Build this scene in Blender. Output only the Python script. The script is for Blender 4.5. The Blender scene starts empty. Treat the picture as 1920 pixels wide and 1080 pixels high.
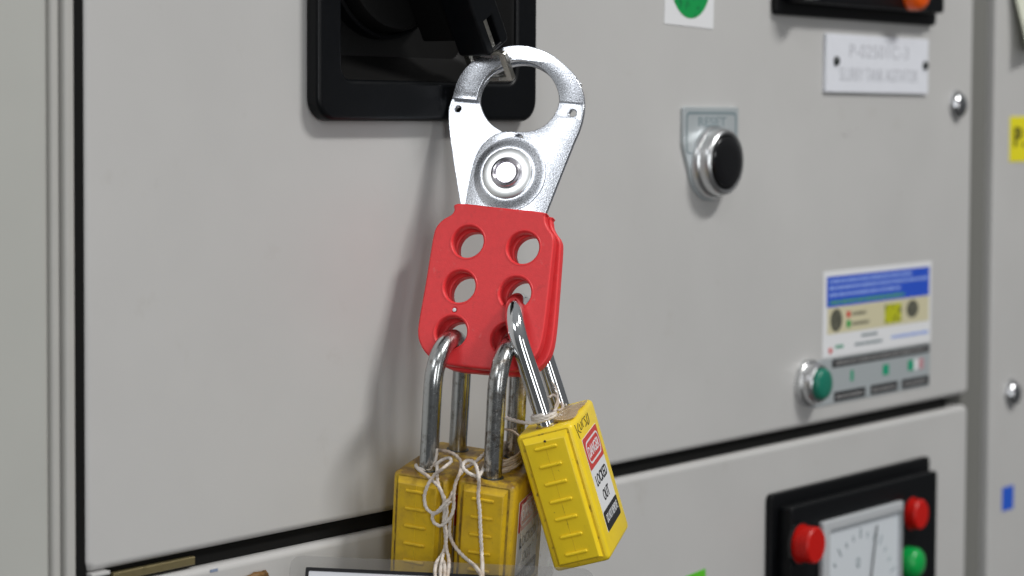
import bpy, bmesh, math, random
from mathutils import Matrix, Vector, noise
random.seed(4)
PI = math.pi
S = bpy.context.scene
COL = S.collection
MM = 0.001

# ------------------------------------------------------------------ camera
cd = bpy.data.cameras.new("camera"); cam = bpy.data.objects.new("camera", cd); COL.objects.link(cam)
cr, cu, cf = (0.611074, -0.791556, 0.005193), (0.036252, 0.034538, 0.998746), (0.790743, 0.61012, -0.049801)
cam.matrix_world = Matrix(((cr[0], cu[0], -cf[0], -0.66790), (cr[1], cu[1], -cf[1], -0.51799), (cr[2], cu[2], -cf[2], 0.01658), (0, 0, 0, 1)))
cd.sensor_width = 36; cd.lens = 80.625; cd.shift_y = -110 / 1920
cd.clip_start = 0.05; cd.clip_end = 50
cd.dof.use_dof = True; cd.dof.focus_distance = 0.782; cd.dof.aperture_fstop = 10.5; cd.dof.aperture_blades = 7
S.camera = cam

# ------------------------------------------------------------------ room light
W = bpy.data.worlds.new("World"); S.world = W; W.use_nodes = True
nt = W.node_tree; bg = nt.nodes["Background"]
tc = nt.nodes.new("ShaderNodeTexCoord"); sp = nt.nodes.new("ShaderNodeSeparateXYZ"); mr = nt.nodes.new("ShaderNodeMapRange"); rp = nt.nodes.new("ShaderNodeValToRGB")
nt.links.new(tc.outputs["Generated"], sp.inputs[0]); nt.links.new(sp.outputs["Z"], mr.inputs[0]); mr.inputs[1].default_value = -1; mr.inputs[2].default_value = 1
nt.links.new(mr.outputs[0], rp.inputs[0]); nt.links.new(rp.outputs[0], bg.inputs[0])
rp.color_ramp.elements[0].color = (0.07, 0.07, 0.068, 1); rp.color_ramp.elements[1].color = (0.30, 0.305, 0.31, 1)
e = rp.color_ramp.elements.new(.5); e.color = (0.10, 0.102, 0.104, 1)
bg.inputs[1].default_value = 1.0

def lamp(name, loc, target, sx, sy, watts, col):
    l = bpy.data.lights.new(name, 'AREA'); l.shape = 'RECTANGLE'; l.size = sx; l.size_y = sy; l.energy = watts; l.color = col
    o = bpy.data.objects.new(name, l); COL.objects.link(o); o.location = loc
    o.rotation_euler = (Vector(target) - Vector(loc)).to_track_quat('-Z', 'Y').to_euler()
    return o
lamp("ceiling_tube_lamp", (0.42, -1.28, 1.48), (0, 0, 0), 0.60, 0.20, 27, (1.0, 0.985, 0.955))
lamp("ceiling_tube_lamp", (-0.95, -1.20, 1.60), (-0.1, 0, -0.05), 0.60, 0.20, 3, (1.0, 0.985, 0.955))
lamp("ceiling_tube_lamp", (-2.25, -0.25, 1.42), (-0.05, -0.03, 0), 0.75, 0.6, 8, (0.97, 0.985, 1.0))
lamp("added_fill_lamp", (-1.9, -2.2, 0.25), (-0.05, 0, -0.05), 0.4, 1.6, 17, (0.97, 0.985, 1.0))  # added lamp: brightens the padlock fronts and streaks the chrome
lamp("added_fill_lamp", (-0.35, -2.6, 0.1), (-0.05, 0, -0.05), 0.35, 1.4, 6, (1.0, 0.99, 0.97))  # second added lamp, for another streak in the chrome
S.view_settings.view_transform = 'Standard'; S.view_settings.look = 'None'; S.view_settings.gamma = 1
S.view_settings.exposure = 0.0
S.cycles.max_bounces = 8; S.cycles.transparent_max_bounces = 12

# ------------------------------------------------------------------ materials
def mat(name, base, rough=0.5, metal=0.0, bump=0.0, bscale=1500, spots=None, coat=0.0, rvar=0.0, spec=None, cvar=0.0, cscale=300):
    m = bpy.data.materials.new(name); m.use_nodes = True
    n = m.node_tree.nodes; L = m.node_tree.links; p = n["Principled BSDF"]
    p.inputs["Base Color"].default_value = (*base, 1); p.inputs["Roughness"].default_value = rough; p.inputs["Metallic"].default_value = metal
    p.inputs["Coat Weight"].default_value = coat
    if spec is not None: p.inputs["Specular IOR Level"].default_value = spec
    t = n.new("ShaderNodeTexCoord")
    def tex(sc, det=4, ro=.55):
        x = n.new("ShaderNodeTexNoise"); x.inputs["Scale"].default_value = sc; x.inputs["Detail"].default_value = det; x.inputs["Roughness"].default_value = ro
        L.new(t.outputs["Object"], x.inputs["Vector"]); return x
    if bump:
        x = tex(bscale, 3); b = n.new("ShaderNodeBump"); b.inputs["Strength"].default_value = bump; b.inputs["Distance"].default_value = 0.0004
        L.new(x.outputs["Fac"], b.inputs["Height"]); L.new(b.outputs[0], p.inputs["Normal"])
    cur = None
    if cvar:
        x = tex(cscale, 5); r = n.new("ShaderNodeMapRange"); L.new(x.outputs["Fac"], r.inputs[0]); r.inputs[1].default_value = .3; r.inputs[2].default_value = .7
        r.inputs[3].default_value = 1 - cvar; r.inputs[4].default_value = 1 + cvar
        v = n.new("ShaderNodeMix"); v.data_type = 'RGBA'; v.blend_type = 'MULTIPLY'; v.inputs[0].default_value = 1; v.inputs[6].default_value = (*base, 1)
        L.new(r.outputs[0], v.inputs[7]); cur = v.outputs[2]; L.new(cur, p.inputs["Base Color"])
    if rvar:
        x = tex(cscale * 1.7, 4); r = n.new("ShaderNodeMapRange"); L.new(x.outputs["Fac"], r.inputs[0]); r.inputs[1].default_value = .3; r.inputs[2].default_value = .7
        r.inputs[3].default_value = max(.02, rough - rvar); r.inputs[4].default_value = rough + rvar; L.new(r.outputs[0], p.inputs["Roughness"])
    for (col, sc, lo, hi, amt, mask) in spots or ():
        x = tex(sc, 6, .65); r = n.new("ShaderNodeMapRange"); L.new(x.outputs["Fac"], r.inputs[0]); r.inputs[1].default_value = lo; r.inputs[2].default_value = hi; r.inputs[3].default_value = 0; r.inputs[4].default_value = amt
        fac = r.outputs[0]
        if mask:                                  # grime kept to a stretch of the object's own height
            s = n.new("ShaderNodeSeparateXYZ"); L.new(t.outputs["Object"], s.inputs[0])
            q = n.new("ShaderNodeMapRange"); L.new(s.outputs[mask[0]], q.inputs[0]); q.inputs[1].default_value = mask[1] * MM; q.inputs[2].default_value = mask[2] * MM
            k = n.new("ShaderNodeMath"); k.operation = 'MULTIPLY'; L.new(fac, k.inputs[0]); L.new(q.outputs[0], k.inputs[1]); fac = k.outputs[0]
        v = n.new("ShaderNodeMix"); v.data_type = 'RGBA'; L.new(fac, v.inputs[0])
        if cur: L.new(cur, v.inputs[6])
        else: v.inputs[6].default_value = (*base, 1)
        v.inputs[7].default_value = (*col, 1); cur = v.outputs[2]; L.new(cur, p.inputs["Base Color"])
        if metal:
            z = n.new("ShaderNodeMath"); z.operation = 'MULTIPLY_ADD'; L.new(fac, z.inputs[0]); z.inputs[1].default_value = -.9; z.inputs[2].default_value = 1; L.new(z.outputs[0], p.inputs["Metallic"])
            z = n.new("ShaderNodeMath"); z.operation = 'MULTIPLY_ADD'; L.new(fac, z.inputs[0]); z.inputs[1].default_value = .5; z.inputs[2].default_value = rough; L.new(z.outputs[0], p.inputs["Roughness"])
    return m

def film(name, alpha, base=(.9, .9, .9), rough=.12, tint=.97):
    m = bpy.data.materials.new(name); m.use_nodes = True
    n = m.node_tree.nodes; L = m.node_tree.links; p = n["Principled BSDF"]; out = n["Material Output"]
    p.inputs["Base Color"].default_value = (*base, 1); p.inputs["Roughness"].default_value = rough
    t = n.new("ShaderNodeBsdfTransparent"); t.inputs[0].default_value = (tint, tint, tint, 1); x = n.new("ShaderNodeMixShader"); x.inputs[0].default_value = alpha
    L.new(t.outputs[0], x.inputs[1]); L.new(p.outputs[0], x.inputs[2]); L.new(x.outputs[0], out.inputs[0])
    return m

M_paint = mat("cabinet_paint", (.50, .497, .490), .42, bump=.06, bscale=1400, cvar=.035, cscale=14, rvar=.04, spots=[((.30, .28, .25), 520, .735, .80, .55, None), ((.40, .385, .36), 45, .62, .76, .35, None)])
M_left = mat("left_cabinet_paint", (.435, .44, .415), .45, bump=.06, bscale=1400, cvar=.03, cscale=14)  # slightly darker and greener than the door paint
M_frame = mat("frame_paint", (.44, .435, .415), .45, bump=.06, bscale=1400, cvar=.02, cscale=60)
M_gap_shade = mat("gap_shade_black", (.004, .004, .0038), .8, spec=.2)  # near-black that stands for the shade inside the door gaps
M_black = mat("black_plastic", (.0026, .0032, .0042), .38, spec=.2, bump=.05, bscale=900, rvar=.06)
M_blackm = mat("black_moulding", (.0032, .0036, .0044), .45, spec=.2, bump=.12, bscale=1800)
M_tray = mat("recess_black", (.003, .003, .003), .5, spec=.3)
M_zinc = mat("zinc_plate", (.74, .77, .83), .27, 1.0, bump=.11, bscale=2200, cvar=.15, cscale=1700, rvar=.12)
M_washer = mat("white_zinc_washer", (.88, .90, .90), .34, 1.0, bump=.03, bscale=3000)
M_rivet = mat("rivet_steel", (.72, .70, .76), .26, 1.0, rvar=.05)
M_red = mat("red_vinyl", (.78, .036, .042), .45, bump=.16, bscale=2100, cvar=.04, cscale=500, spots=[((.74, .26, .24), 300, .62, .78, .40, None), ((.22, .02, .02), 160, .60, .78, .45, None)])
M_chrome = mat("chrome", (.74, .76, .78), .09, 1.0, rvar=.03)
BR = (.085, .060, .035)
M_worn = mat("grimy_chrome", (.50, .52, .525), .22, 1.0, bump=.05, bscale=900, rvar=.06,
             spots=[(BR, 420, .56, .70, .65, None), ((.10, .075, .05), 1500, .63, .72, .7, None)])
M_worn2 = mat("rusty_chrome", (.48, .49, .49), .24, 1.0, bump=.08, bscale=900, rvar=.07,
              spots=[((.12, .080, .045), 330, .50, .66, .75, None), ((.06, .045, .03), 1400, .60, .70, .8, None)])
YEL = (.88, .64, .018)
M_yclean = mat("clean_yellow_plastic", YEL, .36, bump=.05, bscale=900, cvar=.03, cscale=200,
               spots=[((.16, .09, .02), 620, .66, .76, .7, None), ((.40, .24, .02), 130, .58, .8, .30, None)])
M_ydirt = mat("grimy_yellow_plastic", (.66, .43, .012), .42, bump=.08, bscale=900, cvar=.05, cscale=200,
              spots=[((.30, .17, .03), 110, .46, .72, .55, None), ((.16, .085, .022), 180, .32, .56, .92, (2, -2.6, -.3)), ((.06, .04, .02), 900, .64, .72, .9, None)])
M_yrib = mat("ridge_yellow_plastic", (.70, .46, .012), .42, spots=[((.30, .17, .03), 210, .5, .72, .5, None)])
M_string = mat("cotton_string", (.72, .67, .62), .85, bump=.5, bscale=3500, spots=[((.42, .31, .22), 80, .46, .64, .7, None)])
M_stringd = mat("soiled_string", (.56, .47, .38), .9, bump=.5, bscale=3500, spots=[((.28, .20, .13), 120, .48, .66, .7, None)])
M_white = mat("white_print", (.74, .75, .77), .40)
M_lab_red = mat("red_print", (.58, .035, .030), .38)
M_lab_blk = mat("black_print", (.014, .014, .016), .45, spec=.25)
M_ink = mat("marker_ink", (.035, .022, .020), .6)
M_card = mat("card_white", (.76, .77, .82), .35)
M_plate = mat("nameplate_white", (.74, .76, .82), .32, cvar=.02)
M_engr = mat("engraved_grey", (.42, .43, .47), .6)
M_dark = mat("dark_screw", (.02, .025, .025), .4)
M_alu = mat("legend_aluminium", (.50, .545, .565), .38, .35, bump=.02)
M_steel = mat("satin_chrome_ring", (.62, .63, .64), .30, 1.0)
M_dome = mat("polished_dome", (.55, .56, .58), .10, 1.0)
M_grey = mat("legend_grey_print", (.20, .25, .27), .5, spec=.3)
M_btn = mat("black_button", (.005, .005, .006), .16)
M_green = mat("green_lens", (.012, .17, .115), .3, spec=.4)
M_greenb = mat("bright_green_lens", (.003, .33, .06), .25, spec=.45)
M_dgreen = mat("dark_green_lens", (.002, .035, .025), .22, coat=.4)
M_redb = mat("red_button", (.50, .006, .003), .4, spec=.3)
M_orange = mat("orange_lens", (.86, .11, .006), .3, spec=.35)
M_blue = mat("blue_print", (.020, .085, .56), .42)
M_bluel = mat("pale_blue_print", (.28, .40, .80), .45)
M_lime = mat("lime_print", (.10, .36, .12), .45)
M_cream = mat("cream_print", (.60, .56, .38), .45)
M_photo = mat("dark_photo_print", (.10, .10, .075), .45, cvar=.6, cscale=500)
M_ylime = mat("yellow_green_print", (.48, .50, .01), .4, spots=[((.10, .10, .03), 260, .52, .6, .8, None)])
M_gbox = mat("green_print", (.0, .30, .16), .4)
M_pink = mat("pink_print", (.52, .25, .28), .4)
M_gst = mat("green_sticker_ink", (.004, .30, .07), .4, spots=[((.004, .10, .04), 260, .52, .62, .8, None)])
M_btape = mat("blue_tape", (.015, .10, .58), .5)
M_gtape = mat("green_tape", (.10, .50, .02), .5)
M_ylab = mat("yellow_label", (.78, .70, .015), .4)
M_paper = mat("cream_paper", (.66, .68, .57), .7)
M_brass = mat("yellow_zinc", (.24, .20, .10), .4, .6, rvar=.1)
M_brown = mat("brown_lump", (.16, .075, .012), .6, bump=.4, bscale=500, spots=[((.05, .025, .01), 300, .5, .6, .7, None)])
M_gauge = mat("gauge_face", (.62, .66, .70), .35)
M_clear = mat("gauge_frame", (.46, .48, .50), .2)
M_tabm = mat("nickel_strap", (.46, .445, .40), .30, 1.0, rvar=.08)
M_lamin = film("laminate", .06, (.75, .75, .75), .10, .90)
M_wrap = film("cling_film", .20, (.85, .84, .80), .10)
M_tape = film("old_tape", .55, (.62, .47, .30), .25)

# ------------------------------------------------------------------ object helpers
def tag(o, label, cat, group=None, kind=None):
    if label: o["label"] = label
    if cat: o["category"] = cat
    if group: o["group"] = group
    if kind: o["kind"] = kind
    return o

def thing(name, label, cat, loc=(0, 0, 0), mw=None, group=None):
    o = bpy.data.objects.new(name, None); COL.objects.link(o); o.empty_display_size = .02
    if mw is not None: o.matrix_world = mw
    else: o.location = Vector(loc) * MM
    return tag(o, label, cat, group)

def link(name, me, m, parent=None, label=None, wn=False):
    o = bpy.data.objects.new(name, me); COL.objects.link(o)
    if m and not me.materials: me.materials.append(m)
    if parent: o.parent = parent
    if label: o["label"] = label
    if wn:
        w = o.modifiers.new("weighted_normals", 'WEIGHTED_NORMAL'); w.keep_sharp = True; w.weight = 100
    return o

def smooth(me, ang=35):
    for p in me.polygons: p.use_smooth = True
    me.set_sharp_from_angle(angle=math.radians(ang)); return me

def bm_me(bm, name, ang=35):
    bmesh.ops.recalc_face_normals(bm, faces=bm.faces)
    bmesh.ops.scale(bm, vec=(MM,) * 3, verts=bm.verts)
    me = bpy.data.meshes.new(name); bm.to_mesh(me); bm.free(); return smooth(me, ang)

def box(name, m, parent, x0, x1, y0, y1, z0, z1, bev=0.0, seg=2, label=None, mtx=None):
    bm = bmesh.new(); bmesh.ops.create_cube(bm, size=1)
    for v in bm.verts: v.co = Vector(((x0 + x1) / 2 + v.co.x * (x1 - x0), (y0 + y1) / 2 + v.co.y * (y1 - y0), (z0 + z1) / 2 + v.co.z * (z1 - z0)))
    if bev: bmesh.ops.bevel(bm, geom=bm.edges[:], offset=bev, segments=seg, profile=.5, affect='EDGES')
    if mtx: bm.transform(mtx)
    return link(name, bm_me(bm, name), m, parent, label, bev > 0)

def crspline(pts, closed=False, n=6):
    P = [Vector(p) for p in pts]; N = len(P); out = []
    rng = range(N) if closed else range(N - 1)
    for i in rng:
        a, b, c, d = (P[(i - 1) % N], P[i], P[(i + 1) % N], P[(i + 2) % N]) if closed else (P[max(i - 1, 0)], P[i], P[i + 1], P[min(i + 2, N - 1)])
        for k in range(n):
            t = k / n; out.append(.5 * ((2 * b) + (c - a) * t + (2 * a - 5 * b + 4 * c - d) * t * t + (3 * b - a - 3 * c + d) * t ** 3))
    if not closed: out.append(P[-1])
    return out

def circ(cx, cz, r, n=40, rz=None): return [(cx + r * math.cos(2 * PI * i / n), cz + (rz or r) * math.sin(2 * PI * i / n)) for i in range(n)]

def rrect(x0, x1, z0, z1, r, n=6):
    out = []
    for cx, cz, a in ((x1 - r, z1 - r, 0), (x0 + r, z1 - r, 90), (x0 + r, z0 + r, 180), (x1 - r, z0 + r, 270)):
        for i in range(n + 1):
            t = math.radians(a + 90 * i / n); out.append((cx + r * math.cos(t), cz + r * math.sin(t)))
    return out

def slab(name, m, parent, loops, y0, y1, bev=0.0, res=2, mtx=None, label=None, fn=None, ang=35, get=False):
    """outline plus holes drawn in x,z (mm), thick from y0 (front) to y1"""
    c = bpy.data.curves.new(name, 'CURVE'); c.dimensions = '2D'; c.fill_mode = 'BOTH'
    for lp in loops:
        s = c.splines.new('POLY'); s.points.add(len(lp) - 1); s.use_cyclic_u = True
        for p, q in zip(s.points, lp): p.co = (q[0], q[1], 0, 1)
    c.extrude = (y1 - y0) / 2 - bev; c.bevel_depth = bev; c.bevel_resolution = res; c.offset = -bev
    o = bpy.data.objects.new(name, c); COL.objects.link(o)
    me = bpy.data.meshes.new_from_object(o.evaluated_get(bpy.context.evaluated_depsgraph_get()))
    bpy.data.objects.remove(o); bpy.data.curves.remove(c)
    bm = bmesh.new(); bm.from_mesh(me); bpy.data.meshes.remove(me)
    bmesh.ops.remove_doubles(bm, verts=bm.verts, dist=1e-4)
    for v in bm.verts:
        x, y, z = v.co; v.co = Vector((x, (y0 + y1) / 2 - z, y))
        if fn: v.co = Vector(fn(v.co))
    if mtx: bm.transform(mtx)
    if get: return bm
    return link(name, bm_me(bm, name, ang), m, parent, label, bev > 0)

def lathe(name, m, parent, prof, cx=0, cz=0, n=48, label=None, mtx=None, ang=35):
    """profile of (radius, y) turned about the y axis through (cx, cz)"""
    bm = bmesh.new(); rings = []
    for r, y in prof:
        if r < 1e-6: rings.append([bm.verts.new((cx, y, cz))])
        else: rings.append([bm.verts.new((cx + r * math.cos(2 * PI * i / n), y, cz + r * math.sin(2 * PI * i / n))) for i in range(n)])
    for a, b in zip(rings, rings[1:]):
        for i in range(n):
            j = (i + 1) % n
            if len(a) == 1 and len(b) == 1: continue
            if len(a) == 1: bm.faces.new((a[0], b[i], b[j]))
            elif len(b) == 1: bm.faces.new((a[i], b[0], a[j]))
            else: bm.faces.new((a[i], b[i], b[j], a[j]))
    if mtx: bm.transform(mtx)
    return link(name, bm_me(bm, name, ang), m, parent, label)

def text(name, body, m, parent, x0, x1, z0, z1, y, face='y', th=.05, bold=0.0, label=None, mtx=None):
    """lettering stretched into the box; face 'y' looks towards -y, face 'x' towards +x"""
    c = bpy.data.curves.new(name, 'FONT'); c.body = body; c.size = 1; c.resolution_u = 4; c.offset = bold
    o = bpy.data.objects.new(name, c); COL.objects.link(o)
    me = bpy.data.meshes.new_from_object(o.evaluated_get(bpy.context.evaluated_depsgraph_get()))
    bpy.data.objects.remove(o); bpy.data.curves.remove(c)
    xs = [v.co.x for v in me.vertices]; ys = [v.co.y for v in me.vertices]
    bm = bmesh.new(); bm.from_mesh(me); bpy.data.meshes.remove(me)
    g = bmesh.ops.extrude_face_region(bm, geom=bm.faces[:]); top = [e for e in g['geom'] if isinstance(e, bmesh.types.BMVert)]
    for v in top: v.co.z = 1
    for v in bm.verts:
        a = x0 + (v.co.x - min(xs)) / (max(xs) - min(xs)) * (x1 - x0); b = z0 + (v.co.y - min(ys)) / (max(ys) - min(ys)) * (z1 - z0); t = th * v.co.z
        v.co = Vector((a, y - t, b)) if face == 'y' else Vector((y + t, a, b))
    if mtx: bm.transform(mtx)
    return link(name, bm_me(bm, name, 20), m, parent, label)

def tube(bm, pts, R, n=12, lobes=0, twist=0.0, amp=.14, caps=True, ph=0.0):
    P = [Vector(p) for p in pts]; up = None; rings = []; s = 0
    for i, p in enumerate(P):
        t = (P[min(i + 1, len(P) - 1)] - P[max(i - 1, 0)]).normalized()
        if up is None: up = t.orthogonal().normalized()
        up = (up - t * up.dot(t)).normalized(); w = t.cross(up)
        if i: s += (p - P[i - 1]).length
        r = R(i / (len(P) - 1)) if callable(R) else R
        rings.append([bm.verts.new(p + (up * math.cos(a) + w * math.sin(a)) * r * (1 + (amp * math.cos(lobes * (a - twist * s) + ph) if lobes else 0))) for a in (2 * PI * k / n for k in range(n))])
    for a, b in zip(rings, rings[1:]):
        for k in range(n): bm.faces.new((a[k], a[(k + 1) % n], b[(k + 1) % n], b[k]))
    if caps: bm.faces.new(rings[0][::-1]); bm.faces.new(rings[-1])

def resample(pts, step):
    P = crspline(pts, n=14); out = [P[0]]; acc = 0
    for a, b in zip(P, P[1:]):
        d = (b - a).length
        while d and acc + d >= step:
            t = (step - acc) / d; a = a.lerp(b, t); out.append(a.copy()); d = (b - a).length; acc = 0
        acc += d
    return out


def panel_loft(name, m, parent, outer, hole, y0, y1, bev, mtx=None, label=None, seg=7):
    """door panel: rounded front edge all round, flat front with an optional opening"""
    x0, x1, z0, z1 = outer; bm = bmesh.new(); loops = []
    for k in range(seg + 1):
        a = PI / 2 * k / seg; ins = bev * (1 - math.sin(a)); y = y0 + bev * (1 - math.cos(a))
        r = 3.6 - ins
        loops.append([bm.verts.new((x, y, z)) for x, z in rrect(x0 + ins, x1 - ins, z0 + ins, z1 - ins, r, 6)])
    loops.append([bm.verts.new((v.co.x, y1, v.co.z)) for v in loops[-1]])
    for a, b in zip(loops, loops[1:]):
        for i in range(len(a)): bm.faces.new((a[i], a[(i + 1) % len(a)], b[(i + 1) % len(b)], b[i]))
    bm.faces.new(loops[-1])
    if hole:
        hl = [bm.verts.new((x, y0, z)) for x, z in hole]; hb = [bm.verts.new((x, y1 - 2, z)) for x, z in hole]
        for i in range(len(hl)): bm.faces.new((hl[i], hl[(i + 1) % len(hl)], hb[(i + 1) % len(hl)], hb[i]))
        bm.edges.ensure_lookup_table()
        es = [bm.edges.get((l[i], l[(i + 1) % len(l)])) for l in (loops[0], hl) for i in range(len(l))]
        bmesh.ops.triangle_fill(bm, use_beauty=True, edges=es)
    else: bm.faces.new(loops[0])
    if mtx: bm.transform(mtx)
    return link(name, bm_me(bm, name, 50), m, parent, label, True)

def frame(r): return Matrix(((r[0][0], r[0][1], r[0][2], r[0][3] * MM), (r[1][0], r[1][1], r[1][2], r[1][3] * MM), (r[2][0], r[2][1], r[2][2], r[2][3] * MM), (0, 0, 0, 1)))

# measured poses (rows of rotation and position, mm) and string courses in the padlocks' own frames (mm)
HASP_ROWS = [[0.32744, 0.89175, 0.31236, -57.25765], [-0.94151, 0.33581, 0.02826, -34.34978], [-0.07969, -0.30334, 0.94954, -43.22371]]
TAG_ROWS = [[0.75373, 0.65654, 0.02896, -89.46428], [-0.65556, 0.75424, -0.03699, -44.05826], [-0.04612, 0.00889, 0.9989, -131.40446]]
L1_ROWS = [[0.29697, 0.95043, -0.09221, -82.35571], [-0.94976, 0.28399, -0.13157, -27.95824], [-0.09886, 0.12665, 0.98701, -103.93957]]
L2_ROWS = [[0.37113, 0.92486, -0.08305, -73.80618], [-0.92323, 0.35793, -0.13975, -49.37093], [-0.09952, 0.12854, 0.9867, -105.49992]]
L3_ROWS = [[0.39568, 0.89602, -0.20147, -61.63201], [-0.87855, 0.43321, 0.20121, -63.68628], [0.26757, 0.09739, 0.9586, -88.0292]]
S1A = [[-2.9, 20.4, 2.0], [2.5, 10.9, 6.0], [5.3, 11.1, 6.0], [8.3, 11.0, 5.0], [10.4, 10.4, 3.0], [15.0, -2.0, 4.0], [14.5, -3.8, 1.3], [14.3, -4.6, -1.2], [14.3, -5.0, -3.8], [14.5, -5.0, -7.3], [13.5, -5.0, -11.1], [10.7, -5.0, -14.4], [7.9, -5.0, -14.1], [7.1, -5.2, -11.7], [9.4, -6.0, -9.3], [11.4, -6.0, -6.7], [13.2, -5.0, -4.4], [12.8, -2.0, -3.1]]
S1B = [[12.7, -3.0, -6.1], [11.1, -4.6, -8.0], [8.7, -4.6, -10.3], [6.8, -4.6, -10.8], [4.9, -4.6, -9.8], [3.9, -4.6, -7.5], [3.9, -4.8, -4.7], [5.1, -5.0, -1.0], [6.4, -3.0, 2.0], [9.7, -3.8, 5.0], [9.3, 3.3, 5.0], [9.3, 3.8, 6.0], [6.6, 7.0, 5.0], [4.6, 5.0, 4.0], [2.7, 5.3, 2.0]]
S1C = [[3.0, 6.1, 8.0], [2.9, 5.7, 4.0], [1.0, 4.5, 0.8], [-2.7, 4.0, 0.8], [-4.6, 7.0, 0.8], [-1.8, 2.5, 1.0], [3.4, -3.0, 1.4], [5.6, -3.4, 0.2], [8.6, -3.8, -2.0], [10.3, -3.8, -5.3], [10.8, -3.8, -9.2], [10.7, -3.8, -13.3], [11.5, -4.0, -16.7], [11.9, -4.0, -21.2], [11.2, -4.5, -24.4], [11.5, -10.0, -25.5], [16.6, -24.0, -23.0], [18.9, -29.0, -23.6]]
S1D = [[3.4, 6.3, 3.0], [6.5, -1.0, 1.0], [8.2, -3.4, -1.7], [10.6, -3.6, -5.7], [11.7, -3.6, -10.0], [11.2, -4.0, -13.6], [12.2, -4.4, -17.0], [12.3, -4.6, -21.4], [13.8, -5.5, -25.0], [18.6, -17.0, -23.6], [23.0, -29.0, -23.1]]
S1E = [[11.8, -5.5, -24.2], [13.9, -12.0, -25.1], [18.9, -25.0, -22.7], [20.7, -29.0, -23.5]]
S1F = [[12.1, -5.5, -26.6], [17.1, -17.0, -23.8], [20.4, -25.0, -22.9], [22.0, -29.0, -23.3]]
S2G = [[-3.5, 9.7, 3.0], [-2.6, 0.2, 2.0], [-3.6, -0.7, 2.0], [-5.8, -1.8, 3.0], [-8.2, -0.3, 4.0], [-8.8, 2.2, 5.0], [-8.0, 5.4, 5.0], [-5.7, 3.9, 5.0], [-3.6, 0.6, 4.0], [-1.5, -4.3, 3.0], [-1.5, -3.6, -0.8], [-1.2, -4.2, -4.2], [-0.5, -4.2, -8.1], [0.1, -4.2, -13.5], [0.7, -4.2, -18.8], [1.5, -4.6, -24.0], [5.4, -17.0, -22.9], [9.2, -29.0, -22.5]]
S2H = [[-11.4, -1.0, -14.5], [-11.4, -1.0, -18.6], [-10.0, -2.5, -20.9], [-7.1, -4.0, -23.6], [-4.2, -4.0, -25.8], [0.1, -9.0, -25.8], [6.5, -24.0, -22.2], [9.1, -29.0, -22.5]]
S2I = [[-9.0, -0.1, 2.0], [-9.4, 6.9, 2.0], [-7.5, 9.2, 3.0], [-4.8, 8.9, 6.0], [-2.8, 7.8, 8.0]]

# ================================================================== CABINETS
FC = Matrix.Translation((213, -25, 260))
cb = thing("electrical_cabinet", "grey-beige switchgear cabinet filling the picture, upper and lower doors split by a black gap", "electrical cabinet", (-213, 25, -260), group="grey electrical cabinets side by side")
HOLE = rrect(-99, 0, 26, 130, 4, 3)
up = panel_loft("door", M_paint, cb, (-204.9, 379.2, -121.8, 150), HOLE, 0, 25, 2.6, mtx=FC, label="upper door carrying the switch handle and RESET button")
lo = panel_loft("door", M_paint, cb, (-204.9, 379.2, -260, -127.4), None, 0, 25, 2.6, mtx=FC, label="lower door carrying the gauge panel")
M_fb = mat("faint_blue_ink", (.22, .27, .38), .5)
box("ink_mark", M_fb, lo, -153, -149.6, -.12, .02, -129.5, -128.6, mtx=FC)
box("back_plate", M_frame, cb, -205, 404, 27, 30, -262, 152, mtx=FC)
box("edge_strip", M_frame, cb, -217.1, -213.4, 1.0, 26, -260, 150, 1.6, 4, mtx=FC)
box("edge_strip", M_frame, cb, -212.9, -208.9, -.4, 26, -260, 150, 1.3, 4, mtx=FC)
box("gap_shade_strip", M_gap_shade, cb, -208.6, -203.6, 1.1, 26, -260, 150, .4, 1, mtx=FC)  # black strip added to make the side gap read as shade
box("gap_shade_strip", M_gap_shade, cb, -203.5, 362, 3.4, 26, -127.3, -121.9, .3, 1, mtx=FC)  # black strip added for the dark between the two doors
box("frame_post", mat("shaded_post_paint", (.175, .175, .163), .5), cb, 379.7, 403.9, 4.5, 26.5, -260, 150, 1.0, 2, mtx=FC)  # the channel's shade is put into this darker grey
box("lock_rail", M_frame, cb, 362, 379, 13, 26, -127.2, -122.0, .2, 1, mtx=FC)
hg = box("hinge", M_brass, cb, -193, -158.5, 1.0, 3.3, -126.2, -123.6, .25, 1, mtx=FC, label="yellowed hinge strip")
lathe("knuckle", M_steel, hg, [(0, -5.5), (3.2, -5.5), (3.6, -5), (3.6, 0), (0, 0)], 0, 0, 24,
      mtx=FC @ Matrix.Translation((-199.5, 4, -127.3)) @ Matrix.Rotation(PI / 2, 4, 'X'))
box("hinge_foot", M_paint, hg, -203.6, -196.2, -1.0, 3, -123.2, -121.95, .35, 2, mtx=FC)
lc = panel_loft("electrical_cabinet", M_left, None, (-330, -218, -260, 150), None, 0, 25, 3.4)
tag(lc, "plain cabinet panel at the far left picture edge, beside two vertical edge strips", "electrical cabinet", "grey electrical cabinets side by side")
rc = panel_loft("electrical_cabinet", M_paint, None, (404.2, 560, -260, 150), None, 0, 29, 1.6)
tag(rc, "cabinet panel at the far right picture edge carrying blue tape and a yellow label", "electrical cabinet", "grey electrical cabinets side by side")

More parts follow.
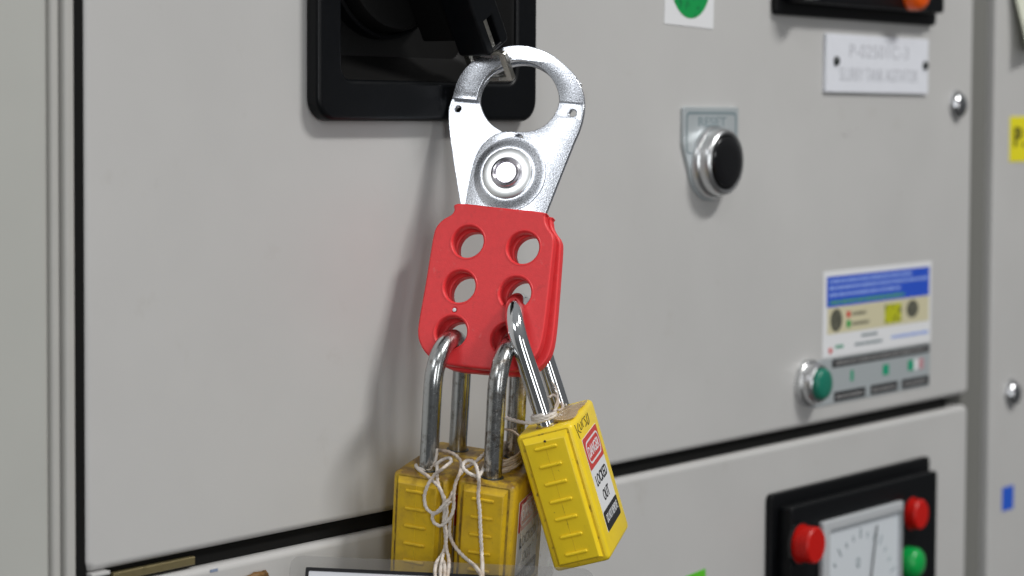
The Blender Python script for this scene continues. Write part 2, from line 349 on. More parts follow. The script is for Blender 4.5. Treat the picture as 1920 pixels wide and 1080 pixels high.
# ================================================================== ISOLATOR HANDLE
hd = thing("switch_handle", "black plastic rotary switch handle in a recessed square bezel at the top", "switch handle", (-49, 0, 74)); o = Matrix.Translation((49, 0, -74))
slab("bezel", M_black, hd, [rrect(-109, 10.6, 14.2, 133, 8, 8), rrect(-97, -2, 28.2, 119, 5, 6)], -6.2, -.02, 1.9, 4, mtx=o)
bm = bmesh.new(); L = []
for ins, y in ((0.3, -4.6), (1.0, -3.5), (7, 11), (9, 14)):
    L.append([bm.verts.new((x, y, z)) for x, z in rrect(-97 - .3 + ins, -2 + .3 - ins, 28.2 - .3 + ins, 119.3 - ins, 5, 6)])
for a, b in zip(L, L[1:]):
    for i in range(len(a)): bm.faces.new((a[i], a[(i + 1) % len(a)], b[(i + 1) % len(b)], b[i]))
bm.faces.new(L[-1]); bm.transform(o); link("recess_tray", bm_me(bm, "recess_tray"), M_tray, hd)
lathe("dial", M_tray, hd, [(0, 3.4), (26, 3.4), (27.6, 4.0), (28.6, 5.6), (28.8, 13.8)], -56.6, 74, 64, mtx=o)
lathe("dial_ring", M_blackm, hd, [(29.6, 13.8), (29.6, 9), (30.4, 8.2), (31.2, 9), (31.2, 13.8)], -56.6, 74, 64, mtx=o)
A30 = math.radians(30)
# lever frame: x across the lever, y into the cabinet, z up along the lever (its lower end at z = -39.4)
LV = o @ Matrix(((math.cos(A30), 0, -math.sin(A30), -56.6), (0, 1, 0, 0), (math.sin(A30), 0, math.cos(A30), 74), (0, 0, 0, 1)))
slot = [(-2.7, -27.6), (2.0, -27.6), (2.0, -38.0), (-2.7, -38.0)]
lev = slab("lever", M_black, hd, [rrect(-6.7, 6.7, -39.6, 34, 2.0, 4), slot], -25, -12, .8, 3, mtx=LV)
box("lever_stem", M_tray, hd, -5.2, 5.2, -12.2, 3.6, -34, 30, 1.0, 2, mtx=LV)
# the strap slides in the slot and carries the hasp: outline in (depth, height), thin across the lever
SW = LV @ Matrix(((0, 1, 0, -1.4), (1, 0, 0, 0), (0, 0, 1, 0), (0, 0, 0, 1)))
def strap_sw(v): return (v.x, v.y, v.z)
slab("lock_strap", M_tabm, hd, [[(-24.3, -22), (-24.3, -39.6), (-27.8, -40.3), (-28.4, -41.0), (-28.4, -50.6), (-27.6, -51.4), (-10, -51.4), (-10, -40), (-12.5, -39), (-12.5, -22)],
                                  [(-25.6, -41.2), (-25.6, -49.6), (-12.4, -49.6), (-12.4, -41.2)]], -1.0, 1.0, .3, 2, mtx=SW)

# ================================================================== HASP
HM = frame(HASP_ROWS)
hs = thing("lockout_hasp", "steel lockout hasp with red coated handle and six holes, hanging from the switch handle", "lockout hasp", mw=HM)
front_low = [(-12.3, 26), (-12.4, 33), (-12.4, 39), (-12.2, 44), (-11.3, 49), (-9.2, 52.8), (-6.4, 55.5), (-3.2, 57.0), (0.2, 57.4), (3.2, 57.5), (5.6, 57.9), (8.0, 58.7), (10.2, 60.0), (12.2, 62.1), (13.6, 64.6), (14.4, 67.3), (14.6, 69.5),
             (23.6, 69.5), (23.9, 66.5), (23.8, 63.5), (23.3, 59.8), (22.3, 56), (20, 45.2), (16.9, 30.2), (16.3, 26)]
arc_out = [(23.6, 69.5), (22.7, 73.2), (20.6, 77.0), (17.3, 80.5), (13.2, 83.6), (8.6, 86.1), (4.2, 87.3), (0, 87.9), (-4.5, 87.6), (-9.5, 86.3), (-14.5, 84.0), (-18.8, 80.8), (-21.8, 77.1), (-23.6, 72.8), (-24.4, 67.4)]
arc_in = [(-15.2, 67.4), (-15.0, 70.4), (-14.0, 73.8), (-12.2, 76.9), (-9.4, 79.7), (-5.5, 81.9), (-1.5, 82.7), (2.4, 82.3), (6.2, 80.9), (9.6, 78.5), (12.2, 75.7), (13.9, 72.6), (14.6, 69.5)]
dense = lambda p, n=4: [tuple(v) for v in crspline([(a, b, 0) for a, b in p], n=n)]
def d2(p, n=4): return [(v[0], v[1]) for v in dense(p, n)]
arc = d2(arc_out) + d2(arc_in)
low = d2(front_low[:17], 3) + front_low[17:]
dim_turn = lambda v: (v.x, v.y + max(0, v.x + 6) * .03, v.z)       # front plate turned slightly so it mirrors less lamp and looks dimmer
bend = lambda v: (v.x, v.y + max(0, v.x + 6) * .03 - max(0, v.z - 69.5) * .14 + (.25 if v.z < 69.5 else 0), v.z)
bm = slab("front_jaw", None, None, [low, circ(20.1, 66.0, 1.3, 24), circ(2.5, 55.0, 1.55, 24)], .8, 3.0, .25, 2, fn=dim_turn, get=True)
bm2 = slab("hook", None, None, [arc], .8, 3.0, .25, 2, fn=bend, get=True)
tmp = bpy.data.meshes.new("tmp"); bm2.to_mesh(tmp); bm2.free(); bm.from_mesh(tmp); bpy.data.meshes.remove(tmp)
link("front_jaw", bm_me(bm, "front_jaw"), M_zinc, hs)
R_ = [(-25.2, 68.2), (-25.8, 64.6), (-25.0, 59.6), (-23.6, 54.6), (-20.6, 45.8), (-17.6, 37.4), (-13.4, 26)]
bout = [(12.5, 26), (12.0, 40), (8, 52), (2, 56.5), (-4.5, 57.6), (-8.6, 59.6), (-11.6, 62.2), (-13.8, 65.2), (-15.2, 68.6), (-15.0, 73.0), (-12.8, 77.2), (-9.8, 80.1), (-5.5, 82.2), (-1.5, 82.9), (2.4, 82.5), (6.2, 81.1), (9.6, 78.7), (12.2, 75.9), (13.2, 74),
        (20.6, 77.4), (17.0, 81.2), (12.6, 84.4), (8.2, 86.4), (4.0, 87.6), (0, 88.2), (-4.8, 88.0), (-10.0, 86.7), (-15.0, 84.4), (-19.4, 81.2), (-22.4, 77.4), (-24.2, 73.2)]
slab("back_jaw", M_zinc, hs, [d2(R_, 3) + d2(bout[:4], 2) + d2(bout[4:19], 3) + d2(bout[19:], 3), circ(-22.3, 64.4, 1.15, 24)], 3.5, 5.6, .25, 2,
     fn=lambda v: (v.x, v.y + max(0, v.z - 68) * .05, v.z))
# pressed dish, washer, rivet
lathe("pressed_dish", M_zinc, hs, [(13.4, .95), (12.6, .88), (11.7, .70), (10.8, .46), (10.0, .28), (9.3, .20), (8.7, .25), (7.6, .79)], 1.1, 42.0, 72)
lathe("washer", M_washer, hs, [(4.9, .2), (4.9, -.80), (5.1, -.86), (8.5, -.86), (8.8, -.72), (8.9, -.4), (8.9, .6)], 1.1, 41.9, 72)
lathe("rivet", M_rivet, hs, [(5.4, -.86), (5.45, -1.6), (5.1, -2.2), (4.5, -2.4), (4.0, -2.2), (3.75, -1.7), (3.6, -1.45), (0, -1.4)], 1.1, 41.9, 64)
# red jackets
jack = [(-14.6, 29.5), (0, 29.6), (16.3, 29.5), (17.3, 28.3), (18.0, 26.0), (19.4, 23.9), (21.2, 21.9), (22.1, 19.0), (22.8, 10), (23.6, -2), (24.0, -10), (23.9, -15.5), (23.0, -19.5), (20.8, -23.0), (17.4, -25.4), (13, -26.4), (3, -26.8), (-7, -26.8), (-11.4, -26.1), (-15.5, -24.3), (-18.7, -21), (-20.4, -17), (-20.8, -11), (-20.9, 0), (-21.2, 10), (-21.3, 17.5), (-20.7, 20.8), (-18.8, 23.4), (-16.4, 25.2), (-15.5, 26.8)]
jl = [(v[0], v[1]) for v in crspline([(a, b, 0) for a, b in jack], closed=True, n=4)]
HX, HZ = (-8.45, 11.6), (16.4, .5, -15.6)
holes = [circ(x, z, 5.55, 44) for z in HZ for x in HX]
def jfn(v): return (v.x, v.y, v.z)
slab("front_grip", M_red, hs, [jl] + holes + [circ(-8.7, -7.8, .62, 16)], -.3, 3.9, .75, 4, fn=jfn)
for z in HZ:
    for x in HX: lathe("hole_rim", M_red, hs, [(6.5, -.28), (6.35, -.42), (6.0, -.38), (5.72, -.05), (5.5, .6)], x, z, 48)
a = math.radians(1.7)
def bfn(v):
    x, z = v.x - 1, v.z - 42
    return (1 + x * math.cos(a) - z * math.sin(a) + (.5 if v.x > 0 else 0), v.y + max(0, 29 - v.z) * .012, 42 + z * math.cos(a) + x * math.sin(a) - .5)
slab("back_grip", M_red, hs, [jl] + [circ(x, z, 5.7, 44) for z in HZ for x in HX], 4.6, 8.8, .75, 4, fn=bfn)
lathe("bare_spot", M_card, hs, [(.66, -.2), (.66, -.33), (.55, -.38), (0, -.38)], -8.7, -7.8, 20)

# ================================================================== PADLOCKS
parts_cache = {}
M_grime_shade = mat("groove_grime_shade", (.74, .52, .016), .5, spots=[((.12, .07, .02), 260, .54, .66, .9, None)])  # seam dirt, and the shadow line round the clean lock's grip
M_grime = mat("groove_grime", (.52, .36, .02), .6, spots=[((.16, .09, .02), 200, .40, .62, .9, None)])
def padlock(rows, label, ymat, smat, lean, lift, clean):
    t = thing("padlock", label, "padlock", mw=frame(rows), group="yellow safety padlocks on the hasp")
    bm = bmesh.new(); bmesh.ops.create_cube(bm, size=1)
    for v in bm.verts: v.co = Vector((v.co.x * 20, 20 + v.co.y * 40, -24 + v.co.z * 48))
    bmesh.ops.bevel(bm, geom=bm.edges[:], offset=1.9, segments=4, profile=.5, affect='EDGES')
    link("body", bm_me(bm, "body"), ymat, t)
    bm = bmesh.new()
    base = [(-7.9, .4, -1.0), (7.9, .4, -1.0), (7.9, .4, -46.2), (-7.9, .4, -46.2)]; top = [(-7.0, -2.2, -3.2), (7.0, -2.2, -3.2), (7.0, -2.2, -45.2), (-7.0, -2.2, -45.2)]
    vb = [bm.verts.new(p) for p in base]; vt = [bm.verts.new(p) for p in top]
    for i in range(4): bm.faces.new((vb[i], vb[(i + 1) % 4], vt[(i + 1) % 4], vt[i]))
    bm.faces.new(vt[::-1]); bm.faces.new(vb)
    bmesh.ops.bevel(bm, geom=[e for e in bm.edges if all(v.co.y < 0 for v in e.verts)], offset=.55, segments=3, profile=.5, affect='EDGES')
    link("grip_plate", bm_me(bm, "grip_plate"), ymat, t)
    for k in range(7):
        if "ridge" not in parts_cache:
            bm = bmesh.new(); tube(bm, [(-3.8, 0, 0), (-3.6, -.12, 0), (3.6, -.12, 0), (3.8, 0, 0)], lambda s: .36 if s in (0, 1) else .60, 10)
            parts_cache["ridge"] = bm_me(bm, "ridge")
        me = parts_cache["ridge"].copy(); me.materials.clear()
        r = link("ridge", me, ymat if clean else M_yrib, t); r.location = (-.2 * MM, -2.25 * MM, (-5.4 - 6.15 * k) * MM)
    slab("grime_shade_line", M_grime_shade if clean else M_grime, t, [rrect(-8.5, 8.5, -46.8, -.9, .8, 3), rrect(-7.6, 7.6, -45.9, -1.6, .5, 3)], -.05, .03)  # dirt round the grip; on the clean lock a painted shadow line
    box("mould_seam", M_grime_shade, t, -.35, -.15, -2.28, -2.1, -44.8, -3.4)
    # shackle
    pts = [(0, 7, -2.5), (0, 7, 6), (0, 7, 14), (0, 7, 22), (0, 7, 27.8)] + [(0, 20 - 13 * math.cos(PI * i / 22), 27.8 + 13 * math.sin(PI * i / 22)) for i in range(1, 22)] + [(0, 33, 27.8), (0, 33, 22), (0, 33, 14), (0, 33, 6), (0, 33, -2.5)]
    pts = [(lean * max(0, z) / 40, y, z + lift * max(0, z) / 40) for x, y, z in pts]      # the shackle has a little play
    bm = bmesh.new(); tube(bm, pts, 3.2, 32); link("shackle", bm_me(bm, "shackle", 60), smat, t)
    for y in (7, 33):
        lathe("shackle_socket", M_dark if not clean else M_ydirt, t, [(3.1, .0), (3.25, -.25), (3.75, -.2), (3.95, .1)], 0, 0, 32, mtx=Matrix.Translation((0, y, .02)) @ Matrix.Rotation(-PI / 2, 4, 'X'))
    # warning label on the broad side
    X = 10.0
    lb = box("warning_label", M_white, t, X - .05, X + .16, 7, 32.5, -40.2, -7.6, .05, 1)
    bm = slab("red_band", None, None, [rrect(7.1, 32.4, -18.6, -7.7, .9, 4)], 0, .1, get=True)
    XF = Matrix(((0, -1, 0, X + .30), (1, 0, 0, 0), (0, 0, 1, 0), (0, 0, 0, 1)))
    bm.transform(XF); link("red_band", bm_me(bm, "red_band"), M_lab_red, lb)
    slab("outline", M_white, lb, [rrect(8.6, 31.0, -17.0, -9.3, 3.2, 8), rrect(9.2, 30.4, -16.4, -9.9, 2.7, 8)], 0, .1, mtx=Matrix.Translation((.12, 0, 0)) @ XF)
    text("lettering", "DANGER", M_white, lb, 10.6, 29.0, -15.0, -11.3, X + .3, 'x', .14, .006)
    text("lettering", "LOCKED", M_lab_blk, lb, 10.2, 29.6, -25.0, -21.2, X + .16, 'x', .12, .012)
    text("lettering", "OUT", M_lab_blk, lb, 14.6, 25.0, -31.2, -27.4, X + .16, 'x', .12, .012)
    bm = slab("black_band", None, None, [rrect(7.1, 32.4, -40.1, -33.4, .9, 4)], 0, .1, get=True)
    bm.transform(XF); link("black_band", bm_me(bm, "black_band"), M_lab_blk, lb)
    text("lettering", "DO NOT REMOVE", M_white, lb, 9.6, 30.2, -37.6, -34.8, X + .3, 'x', .1, 0)
    return t
p1 = padlock(L1_ROWS, "grimy yellow padlock hanging upright at the left, through the lower left red hole", M_ydirt, M_worn, .3, 1.6, False)
p2 = padlock(L2_ROWS, "grimy yellow padlock in the middle with rust stained shackle, partly behind the tilted one", M_ydirt, M_worn2, -.6, 1.8, False)
p3 = padlock(L3_ROWS, "clean yellow padlock tilted to the right with bright chrome shackle and readable DANGER label", M_yclean, M_chrome, -1.4, .4, True)
# pen scrawl on the top corner of the clean lock
bm = bmesh.new()
for st in ([(10.0, 3.2, -1.4), (10.05, 5.0, -5.6), (10.05, 5.4, -6.6)], [(10.05, 8.4, -2.0), (10.05, 6.0, -3.9), (10.05, 9.5, -5.4)], [(10.05, 9.8, -2.6), (10.05, 10.2, -4.6), (10.05, 12.6, -4.4), (10.05, 12.8, -2.4)],
           [(10.05, 14.8, -4.8), (10.05, 14.6, -2.8), (10.05, 16.8, -2.2)], [(10.05, 21, -2.4), (10.05, 18.6, -2.6), (10.05, 20.6, -4.6), (10.05, 18.2, -5.4)], [(10.05, 23.5, -2.2), (10.05, 22.2, -5.6), (10.05, 25.2, -5.0), (10.05, 25.6, -2.2)]):
    tube(bm, crspline(st, n=6), .17, 6)
link("pen_scrawl", bm_me(bm, "pen_scrawl"), M_ink, p3)
for zc, q in ((-17.7, .0), (-3.3, .6)):
    bm = bmesh.new(); bmesh.ops.create_icosphere(bm, subdivisions=2, radius=.45, matrix=Matrix.Translation((-.5 + q, -2.25, zc)) @ Matrix.Diagonal((1, .3, 1, 1)))
    link("dirt_speck", bm_me(bm, "dirt_speck"), M_ink, p3)

# ================================================================== STRINGS, TAPE, FILM, TAG
def rope(name, label, lock_rows, paths, m, R=.60, group="cotton strings tied round the padlocks"):
    F = frame(lock_rows); bm = bmesh.new()
    for k, p in enumerate(paths):
        r = R
        if isinstance(p, tuple): p, r = p
        q = [Vector(v) + Vector((random.uniform(-.07, .07), random.uniform(-.07, .07), random.uniform(-.07, .07))) for v in resample(p, .45)]
        for _ in range(2): q = [q[0]] + [(a + b * 2 + c) / 4 for a, b, c in zip(q, q[1:], q[2:])] + [q[-1]]
        tube(bm, q, r, 12, lobes=3, twist=1.25, amp=.24, ph=k)
    o = link(name, bm_me(bm, name, 80), m); o.matrix_world = F
    return tag(o, label, "string", group)
rope("cotton_string", "white cotton string looped twice in front of the left padlock, with hanging strands", L1_ROWS, [S1A, S1B, S1C, S1D, S1E, S1F], M_string, .53)
rope("cotton_string", "white cotton string falling straight down the front of the middle padlock", L2_ROWS, [S2G, S2H, S2I], M_string, .57)
loops = []
for k, (z, e) in enumerate(((.9, 0), (1.9, .4), (2.9, .1), (3.8, .5), (1.4, .9), (4.7, .2))):
    loops.append(([((4.3 + e) * math.cos(a) + random.uniform(-.25, .25), 20 + (17.2 + e) * math.sin(a) * (1 if math.sin(a) > 0 else .55) + random.uniform(-.3, .3), z + random.uniform(-.3, .3)) for a in [i * PI / 8 + k for i in range(17)]], .42))
loops.append(([(4.5, 30, 6.5), (2.5, 27, 9.5), (0, 28.8, 10.2), (-4.2, 31, 9.8)], .38))
rope("cotton_string", "soiled string wound several times round the middle padlock's rusty rear shackle leg", L2_ROWS, loops, M_stringd, .42)
wrap = []
for i in range(40):
    a = -2.4 + i * PI / 9
    wrap.append((3.95 * math.cos(a), 7 + 3.95 * math.sin(a), 2.6 + .42 * (a + 2.4) / PI))
lead = [(-15.0, 10.5, 6.2), (-12.5, 9, 5.0), (-9.5, 7.2, 3.8), (-6.4, 5.6, 2.9), (-4.6, 4.6, 2.6)]
tails = [([(3.9, 6, 4.2), (5.0, 9, 5.6), (5.2, 11, 7.6), (3.6, 12.6, 8.8), (2.0, 11.5, 8.2)], .42), ([(4.0, 8, 5.0), (5.4, 11, 8.0), (5.0, 13, 11.0), (4.4, 12.6, 13.4)], .26), ([(4.2, 10, 3.6), (5.0, 14, 3.2), (4.4, 18, 4.4), (3.4, 20, 3.4)], .42)]
rope("cotton_string", "clean white string wrapped round the front shackle leg of the tilted padlock", L3_ROWS, [(lead + wrap, .58)] + tails, M_string, .58)

def sheet(name, m, rows, fnc, nu, nv, th, label, cat):
    bm = bmesh.new(); g = [[bm.verts.new(fnc(i / nu, j / nv)) for j in range(nv + 1)] for i in range(nu + 1)]
    for i in range(nu):
        for j in range(nv): bm.faces.new((g[i][j], g[i + 1][j], g[i + 1][j + 1], g[i][j + 1]))
    bmesh.ops.recalc_face_normals(bm, faces=bm.faces); bmesh.ops.solidify(bm, geom=bm.faces[:], thickness=th)
    o = link(name, bm_me(bm, name, 60), m); o.matrix_world = frame(rows); return tag(o, label, cat)
def tape_fn(u, v):
    y = 6 + 27 * v; x = 2.2 + 7.2 * u
    return (x + .5 * math.sin(v * 9), y, .35 + .7 * abs(noise.noise(Vector((x * .35, y * .25, 3)))) + (1.2 * (1 - u) ** 2 * (1 - v)))
sheet("tape_strip", M_tape, L3_ROWS, tape_fn, 10, 26, .12, "crinkled brownish clear tape stuck on top of the tilted padlock", "tape")
def film_fn(u, v):
    y = 3 + 42 * u; z = -6.5 - 42 * v
    n = noise.noise(Vector((y * .16, z * .12, 1.7))) * 1.6 + abs(noise.noise(Vector((y * .4, z * .35, 8)))) * 1.1
    bulge = 1.4 + 2.6 * max(0, u - .55) * (.4 + v)
    return (10.5 + max(.25, bulge + n), y + .8 * math.sin(z * .5), z + 1.1 * noise.noise(Vector((y * .3, 4, 0))))
sheet("cling_film", M_wrap, L2_ROWS, film_fn, 40, 40, .06, "crumpled clear plastic film wrapped over the middle padlock's warning label", "plastic film")

tg = thing("laminated_tag", "laminated white tag with a thick black border at the bottom, hanging from the strings", "tag", mw=frame(TAG_ROWS) @ Matrix.Rotation(math.radians(1.85), 4, 'Y'))
slab("laminate", M_lamin, tg, [rrect(-50.6, 51, -150, 1.1, 4, 6)], -.22, .22)
slab("print", M_card, tg, [rrect(-44.3, 45, -144, -3.6, .3, 2)], -.34, -.24)
slab("black_border", M_lab_blk, tg, [rrect(-45.4, 46, -145, -2.5, .4, 2), rrect(-44.3, 45, -144, -3.7, .3, 2)], -.42, -.35)

# ================================================================== THINGS ON THE DOORS
rs = thing("reset_button", "black push button in a thick chrome ring under a RESET plate", "push button", (136.6, 0, -2)); o = Matrix.Translation((-136.6, 0, 2))
shield = [(-21.0, 21.7), (-20.2, 22.3), (20.2, 22.3), (21.0, 21.5)] + [(21.0, 9)] + [(16.6 * math.cos(t), 16.6 * math.sin(t)) for t in [math.radians(20 - i * 187 / 30) for i in range(31)]] + [(-21.0, 7.5)]
slab("legend_plate", M_alu, rs, [shield], -1.6, -.02, .3, 2)
slab("legend_border", M_grey, rs, [rrect(-19.2, 19.2, 3, 20.4, 2.2, 4), rrect(-18.1, 18.1, 3.6, 19.2, 1.6, 4)], -1.7, -1.58)
text("lettering", "RESET", M_grey, rs, -10.2, 11.2, 14.4, 18.2, -1.6, 'y', .1, .02)
lathe("collar", M_steel, rs, [(15.4, -1.5), (15.3, -3.4), (14.6, -4.6), (14.2, -5.0)], 0, -.6, 64)
lathe("ring", M_steel, rs, [(14.2, -4.8), (13.9, -7.6), (13.3, -9.0), (12.5, -9.5), (11.5, -9.2), (11.1, -8.4), (11.0, -6)], 0, -.4, 64)
lathe("cap", M_btn, rs, [(10.9, -6), (10.9, -9.2), (10.5, -10.1), (9.6, -10.6), (6, -10.9), (0, -11.0)], 0, -.4, 64)

bm = bmesh.new()
for q in ([(0, 0, 0), (3, 0, .6), (5.5, 0, -1.2), (6.2, 0, 2.2)], [(9, 0, -1), (9.4, 0, 2.5)], [(12, 0, -.5), (14.5, 0, 1.2), (16, 0, 3.6)]):
    tube(bm, crspline([(246 + x, -.03, 8.5 + z) for x, y, z in q], n=5), .16, 5)
bm.transform(FC); link("pencil_mark", bm_me(bm, "pencil_mark"), mat("faint_pencil", (.41, .40, .39), .5), up)

pl = thing("pilot_lamp", "small round green pilot lamp in a chrome ring at the strip label's left end", "pilot lamp", (219, 0, -102))
lathe("collar", M_steel, pl, [(10.4, -.02), (10.4, -2.6), (9.6, -3.4), (9.2, -3.5), (9.4, -5.2), (8.9, -6.2)], 0, 0, 48)
lathe("ring", M_steel, pl, [(8.9, -5.8), (8.6, -7.0), (8.1, -7.6), (7.5, -7.6), (7.2, -7.2), (7.1, -6)], 0, 0, 48)
lathe("lens", M_green, pl, [(7.1, -6), (7.1, -8.6), (6.6, -9.6), (5.6, -10.2), (3, -10.5), (0, -10.6)], 0, 0, 48)

def dashes(name, m, parent, x0, x1, z0, z1, y, seed, wmin=1.0, wmax=3.4, gap=.7):
    """rows of unreadably small print: one joined run of short marks"""
    R = random.Random(seed); bm = bmesh.new(); x = x0
    while x < x1 - .6:
        w = min(R.uniform(wmin, wmax), x1 - x); bmesh.ops.create_cube(bm, size=1, matrix=Matrix.Translation((x + w / 2, y, (z0 + z1) / 2)) @ Matrix.Diagonal((w, .06, (z1 - z0) * R.uniform(.75, 1), 1))); x += w + gap * R.uniform(.6, 1.3)
    return link(name, bm_me(bm, name), m, parent)

st = thing("strip_label", "long silver operation label with black bars and small green flags beside the green lamp", "label", (288, 0, -103.5)); o = Matrix.Translation((-288, 0, 103.5))
box("backing", M_alu, st, 222, 336.2, -.5, -.02, -113.9, -92.9, .2, 1, mtx=o)
box("header_bar", M_lab_blk, st, 241, 335, -.6, -.51, -97.3, -93.5, mtx=o)
b_ = dashes("fine_print", mat("grey_fine_print", (.30, .30, .30), .5), st, 244, 333, -96.1, -94.7, -.63, 3); b_.data.transform(Matrix.Translation((-.288, 0, .1035)))
for x0, x1 in ((243, 272), (277, 303.5), (307.5, 335)):
    box("footer_bar", M_lab_blk, st, x0, x1, -.6, -.51, -113.0, -108.6, mtx=o)
    b_ = dashes("fine_print", bpy.data.materials["grey_fine_print"], st, x0 + 2, x1 - 2, -111.6, -110.2, -.63, int(x0)); b_.data.transform(Matrix.Translation((-.288, 0, .1035)))
for x0, x1, m in ((258, 260.6, M_gbox), (288.6, 294.4, M_gbox), (313.5, 319.2, M_gbox), (319.3, 324.0, M_white), (325.0, 329.0, M_pink)):
    box("flag_mark", m, st, x0, x1, -.6, -.51, -104.8, -99.8, mtx=o)

nf = thing("information_sticker", "white information sticker with a blue heading block and small pictures", "sticker", (285, 0, -73)); o = Matrix.Translation((-285, 0, 73)); ot = Matrix.Translation((-.285, 0, .073))
box("backing", M_white, nf, 232.7, 337, -.28, -.02, -92.4, -53.2, .08, 1, mtx=o)
box("heading_block", M_blue, nf, 235.7, 334.6, -.36, -.29, -69.6, -55.7, mtx=o)
for z, x1, m, s in ((-58.0, 316, M_bluel, 1), (-61.0, 333, M_bluel, 2), (-64.2, 306, M_bluel, 5), (-67.6, 309, M_lime, 4)):
    b_ = dashes("print_line", m, nf, 238, x1, z - .85, z + .85, -.40, s); b_.data.transform(ot)
box("cream_band", M_cream, nf, 236.5, 334.6, -.36, -.29, -81.9, -69.8, mtx=o)
slab("round_photo", M_photo, nf, [circ(244.5, -75.8, 5.4, 28, 5.2)], -.44, -.37, mtx=o)
slab("round_photo", M_photo, nf, [circ(317.5, -75.2, 6.0, 28, 4.2)], -.44, -.37, mtx=o)
box("yellow_photo", M_ylime, nf, 290.0, 306.5, -.44, -.37, -80.6, -71.6, mtx=o)
box("red_mark", M_lab_red, nf, 254, 257.4, -.44, -.37, -75.2, -72.4, mtx=o)
box("lime_mark", M_greenb, nf, 254, 257.6, -.44, -.37, -79.8, -76.6, mtx=o)
for x0, x1, z, m, s in ((259, 272, -73.8, M_photo, 7), (259, 276, -78.4, M_photo, 8), (268, 284, -84.4, M_grey, 9), (262, 288, -88.2, M_grey, 10), (297, 334, -87.4, M_bluel, 11), (244, 252, -88.0, M_gbox, 12)):
    b_ = dashes("print_line", m, nf, x0, x1, z - .8, z + .8, -.40, s, .8, 2.4, .5); b_.data.transform(ot)
slab("red_logo", M_lab_red, nf, [circ(239.6, -89.4, 1.6, 16, 1.4)], -.36, -.29, mtx=o)

npn = thing("name_plate", "white engraved name plate reading SLURRY TANK AGITATOR, held by two screws", "name plate", (279, 0, 40.6)); o = Matrix.Translation((-279, 0, -40.6))
box("plate", M_plate, npn, 230.4, 328, -1.7, -.02, 27.6, 53.7, .35, 2, mtx=o)
text("lettering", "P-02501C-3", M_engr, npn, 251.5, 307.5, 43.6, 49.4, -1.68, 'y', .08, -.008, mtx=o)
text("lettering", "SLURRY TANK AGITATOR", M_engr, npn, 242.5, 317, 32.8, 38.8, -1.68, 'y', .08, -.004, mtx=o)
for x, z in ((239, 41.6), (324.2, 41.3)):
    lathe("screw", M_dark, npn, [(2.2, -1.68), (2.2, -2.2), (1.7, -2.9), (.9, -3.2), (0, -3.2)], x, z, 24, mtx=o)

def dome(label, x, z, r):
    t = thing("dome_screw", label, "screw", (x, 0, z), group="polished dome screws on the doors")
    lathe("head", M_dome, t, [(r, -.02), (r, -1.0), (r * .95, -2.0), (r * .8, -3.3), (r * .55, -4.3), (r * .28, -4.8), (0, -4.95)], 0, 0, 40)
    lathe("seat_ring", M_steel, t, [(r * 1.12, -.02), (r * 1.10, -.5), (r * .98, -.6)], 0, 0, 40)
dome("polished dome screw on the upper door, right of the white name plate", 361, 22.4, 6.6)
dome("polished dome screw on the far right panel, above the blue tape", 428, -126.4, 6.6)

def meter(label, zt, up):
    """black flange and housing: zt is the flange's edge nearer the picture's middle, up tells which way it extends"""
    z0, z1 = (zt, zt + 105) if up else (zt - 105, zt)
    t = thing("meter_panel", label, "meter panel", (258.8, 0, (z0 + z1) / 2), group="black meter panels"); o = Matrix.Translation((-258.8, 0, -(z0 + z1) / 2))
    slab("flange", M_blackm, t, [rrect(185, 332.6, z0, z1, 2.5, 4)], -3.2, -.02, .8, 3, mtx=o)
    slab("housing", M_black, t, [rrect(190.5, 327, z0 + 5.6, z1 - 5.6, 2.2, 4)], -10.2, -3.1, .9, 3, mtx=o)
    return t, o, z0, z1
def button(t, o, x, z, r, m, d, name, groove=False):
    pr = [(r + .8, -10.0), (r + .8, -11.0), (r, -11.2)]
    if groove: pr += [(r, -10 - d * .48), (r - .35, -10 - d * .5), (r - .35, -10 - d * .54), (r - .05, -10 - d * .56)]
    pr += [(r, -10 - d + .8), (r - .7, -10 - d), (0, -10 - d - .25)]
    lathe("button_bezel", M_btn, t, [(r + 1.8, -10.1), (r + 1.7, -11.4), (r + .9, -11.6), (r + .8, -10.6)], x, z, 40, mtx=o)
    lathe(name, m, t, pr, x, z, 40, mtx=o)
mt, o, z0, z1 = meter("black meter panel on the lower door with white gauge, red buttons and green lamp", -147.8, False)
button(mt, o, 197.2, -169.8, 8.0, M_redb, 9.0, "red_button", True)
button(mt, o, 299.5, -170.4, 7.1, M_redb, 6.5, "red_button")
def lens_(t, o, x, z, r, m):
    lathe("lamp_lens", m, t, [(r, -10), (r, -14.0), (r * .93, -15.8), (r * .75, -17.2), (r * .4, -18.1), (0, -18.4)], x, z, 40, mtx=o)
lens_(mt, o, 297.0, -193.2, 7.3, M_greenb)
button(mt, o, 196.5, -212, 8.6, M_redb, 9.5, "red_button", True)
gz = -232
gf = slab("gauge_frame", M_clear, mt, [rrect(213.5, 287.5, gz, -162.6, 1.2, 3), rrect(219.5, 286, gz + 4, -167.4, .8, 3)], -13.2, -10.1, .9, 3, mtx=o)
fa = box("gauge_face", M_gauge, mt, 219, 286.4, -11.2, -10.12, gz + 3.5, -167, mtx=o)
bm = bmesh.new()
for i in range(13):
    a = math.radians(160 - i * 11.6); c, s = math.cos(a), math.sin(a); cx, cz = 250, -206
    r0, r1 = 31, 35.5 if i % 3 == 0 else 33.5
    tube(bm, [(cx + r0 * c, -11.3, cz + r0 * s), (cx + r1 * c, -11.3, cz + r1 * s)], .34, 6)
bm.transform(o); link("scale_marks", bm_me(bm, "scale_marks"), M_grey, mt)
bm = bmesh.new(); tube(bm, [(256, -12.1, -208), (264, -12.1, -171)], .32, 6); bm.transform(o); link("needle", bm_me(bm, "needle"), M_lab_blk, mt)
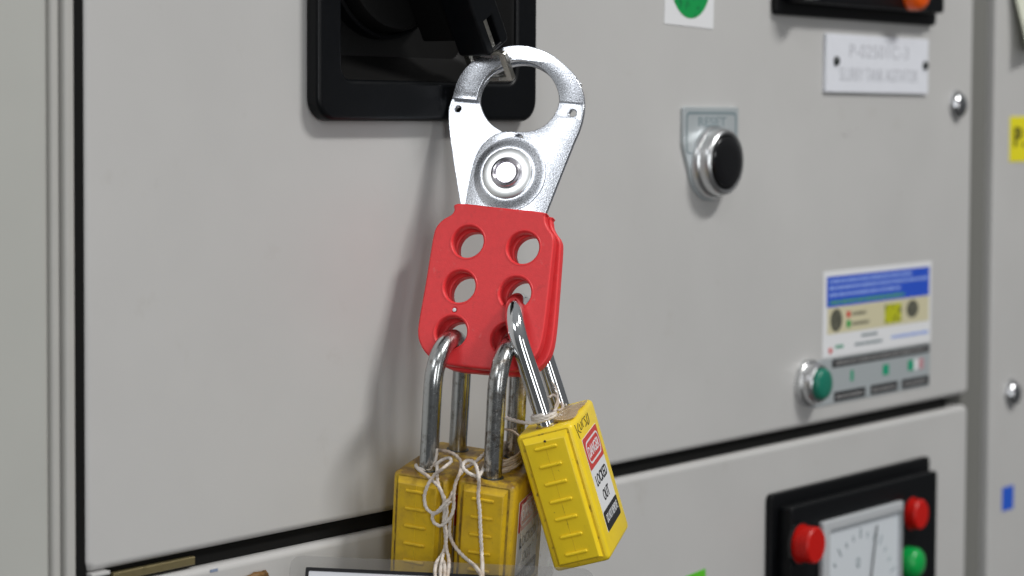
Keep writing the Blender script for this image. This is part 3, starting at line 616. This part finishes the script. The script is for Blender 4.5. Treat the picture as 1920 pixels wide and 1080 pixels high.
slab("gauge_letter", M_grey, mt, [circ(248, -186, 1.6, 12, 2.4), circ(248, -186, 1.0, 12, 1.6)], -11.4, -11.22, mtx=o)
mt2, o, z0, z1 = meter("black meter panel cut by the picture's top edge with glowing orange lens", 60.4, True)
lens_(mt2, o, 293.0, 73.8, 7.8, M_orange)
lens_(mt2, o, 197.5, 74.4, 7.6, M_dgreen)

gs = thing("round_mark_sticker", "white square sticker with a green disc at the top edge of the upper door", "sticker", (121.5, 0, 68), group=None); gs.rotation_euler = (0, math.radians(1.6), 0)
box("backing", M_white, gs, -18.2, 18.2, -.25, -.02, -14.9, 21, .06, 1)
slab("green_disc", M_gst, gs, [circ(.4, 3.0, 14.6, 48)], -.33, -.26)
bt = box("blue_tape", M_btape, None, 419.2, 432.6, -.2, -.02, -187, -174.6, .05, 1); tag(bt, "small rectangle of blue tape on the far right panel", "tape")
gt = box("green_tape", M_gtape, None, -7.5, 7.5, -.2, .0, -10, 0, .05, 1); gt.location = (.1298, -.00002, -.1735); gt.rotation_euler = (0, math.radians(-4), 0); tag(gt, "bit of bright green tape at the bottom edge of the lower door", "tape")
yl = thing("yellow_label", "yellow label with a black letter P at the right picture edge", "label", (445, 0, 5.5)); o = Matrix.Translation((-445, 0, -5.5))
box("backing", M_ylab, yl, 421.2, 480, -.3, -.02, -6.2, 17.2, .06, 1, mtx=o)
text("lettering", "P.", M_lab_blk, yl, 426.2, 439, 1.4, 11.5, -.3, 'y', .06, .03, mtx=o)
bm = bmesh.new(); N = 16; g = []
for i in range(N + 1):
    for j in range(N + 1):
        u, v = i / N, j / N; curl = max(0, (1 - u) * .75 + (1 - v) * .9 - .75)
        g.append(bm.verts.new((414.5 + 60 * u + 6 * (1 - v) + .9 * math.sin(v * 8) * (1 - u), -.3 - 5.5 * curl ** 2 * 2.2 - .35 * math.sin(u * 5 + v * 3) ** 2, 49.5 + 65 * v + 2.0 * (1 - u) * (1 - v))))
for i in range(N):
    for j in range(N): k = i * (N + 1) + j; bm.faces.new((g[k], g[k + N + 1], g[k + N + 2], g[k + 1]))
bmesh.ops.recalc_face_normals(bm, faces=bm.faces); bmesh.ops.solidify(bm, geom=bm.faces[:], thickness=.15)
tag(link("paper_sheet", bm_me(bm, "paper_sheet", 60), M_paper), "cream paper sheet with a curling corner on the far right panel", "paper")
bm = bmesh.new(); bmesh.ops.create_icosphere(bm, subdivisions=4, radius=1)
for v in bm.verts:
    n = 1 + .35 * noise.noise(v.co * 1.7) + .12 * noise.noise(v.co * 5); v.co = Vector((v.co.x * 7.0 * n, v.co.y * 2.2 * n - .4, v.co.z * 3.0 * n))
bl = link("brown_lump", bm_me(bm, "brown_lump", 80), M_brown); bl.location = (-.1335, -.001, -.1352)
tag(bl, "small lumpy brown blob stuck near the top edge of the lower door", "lump")
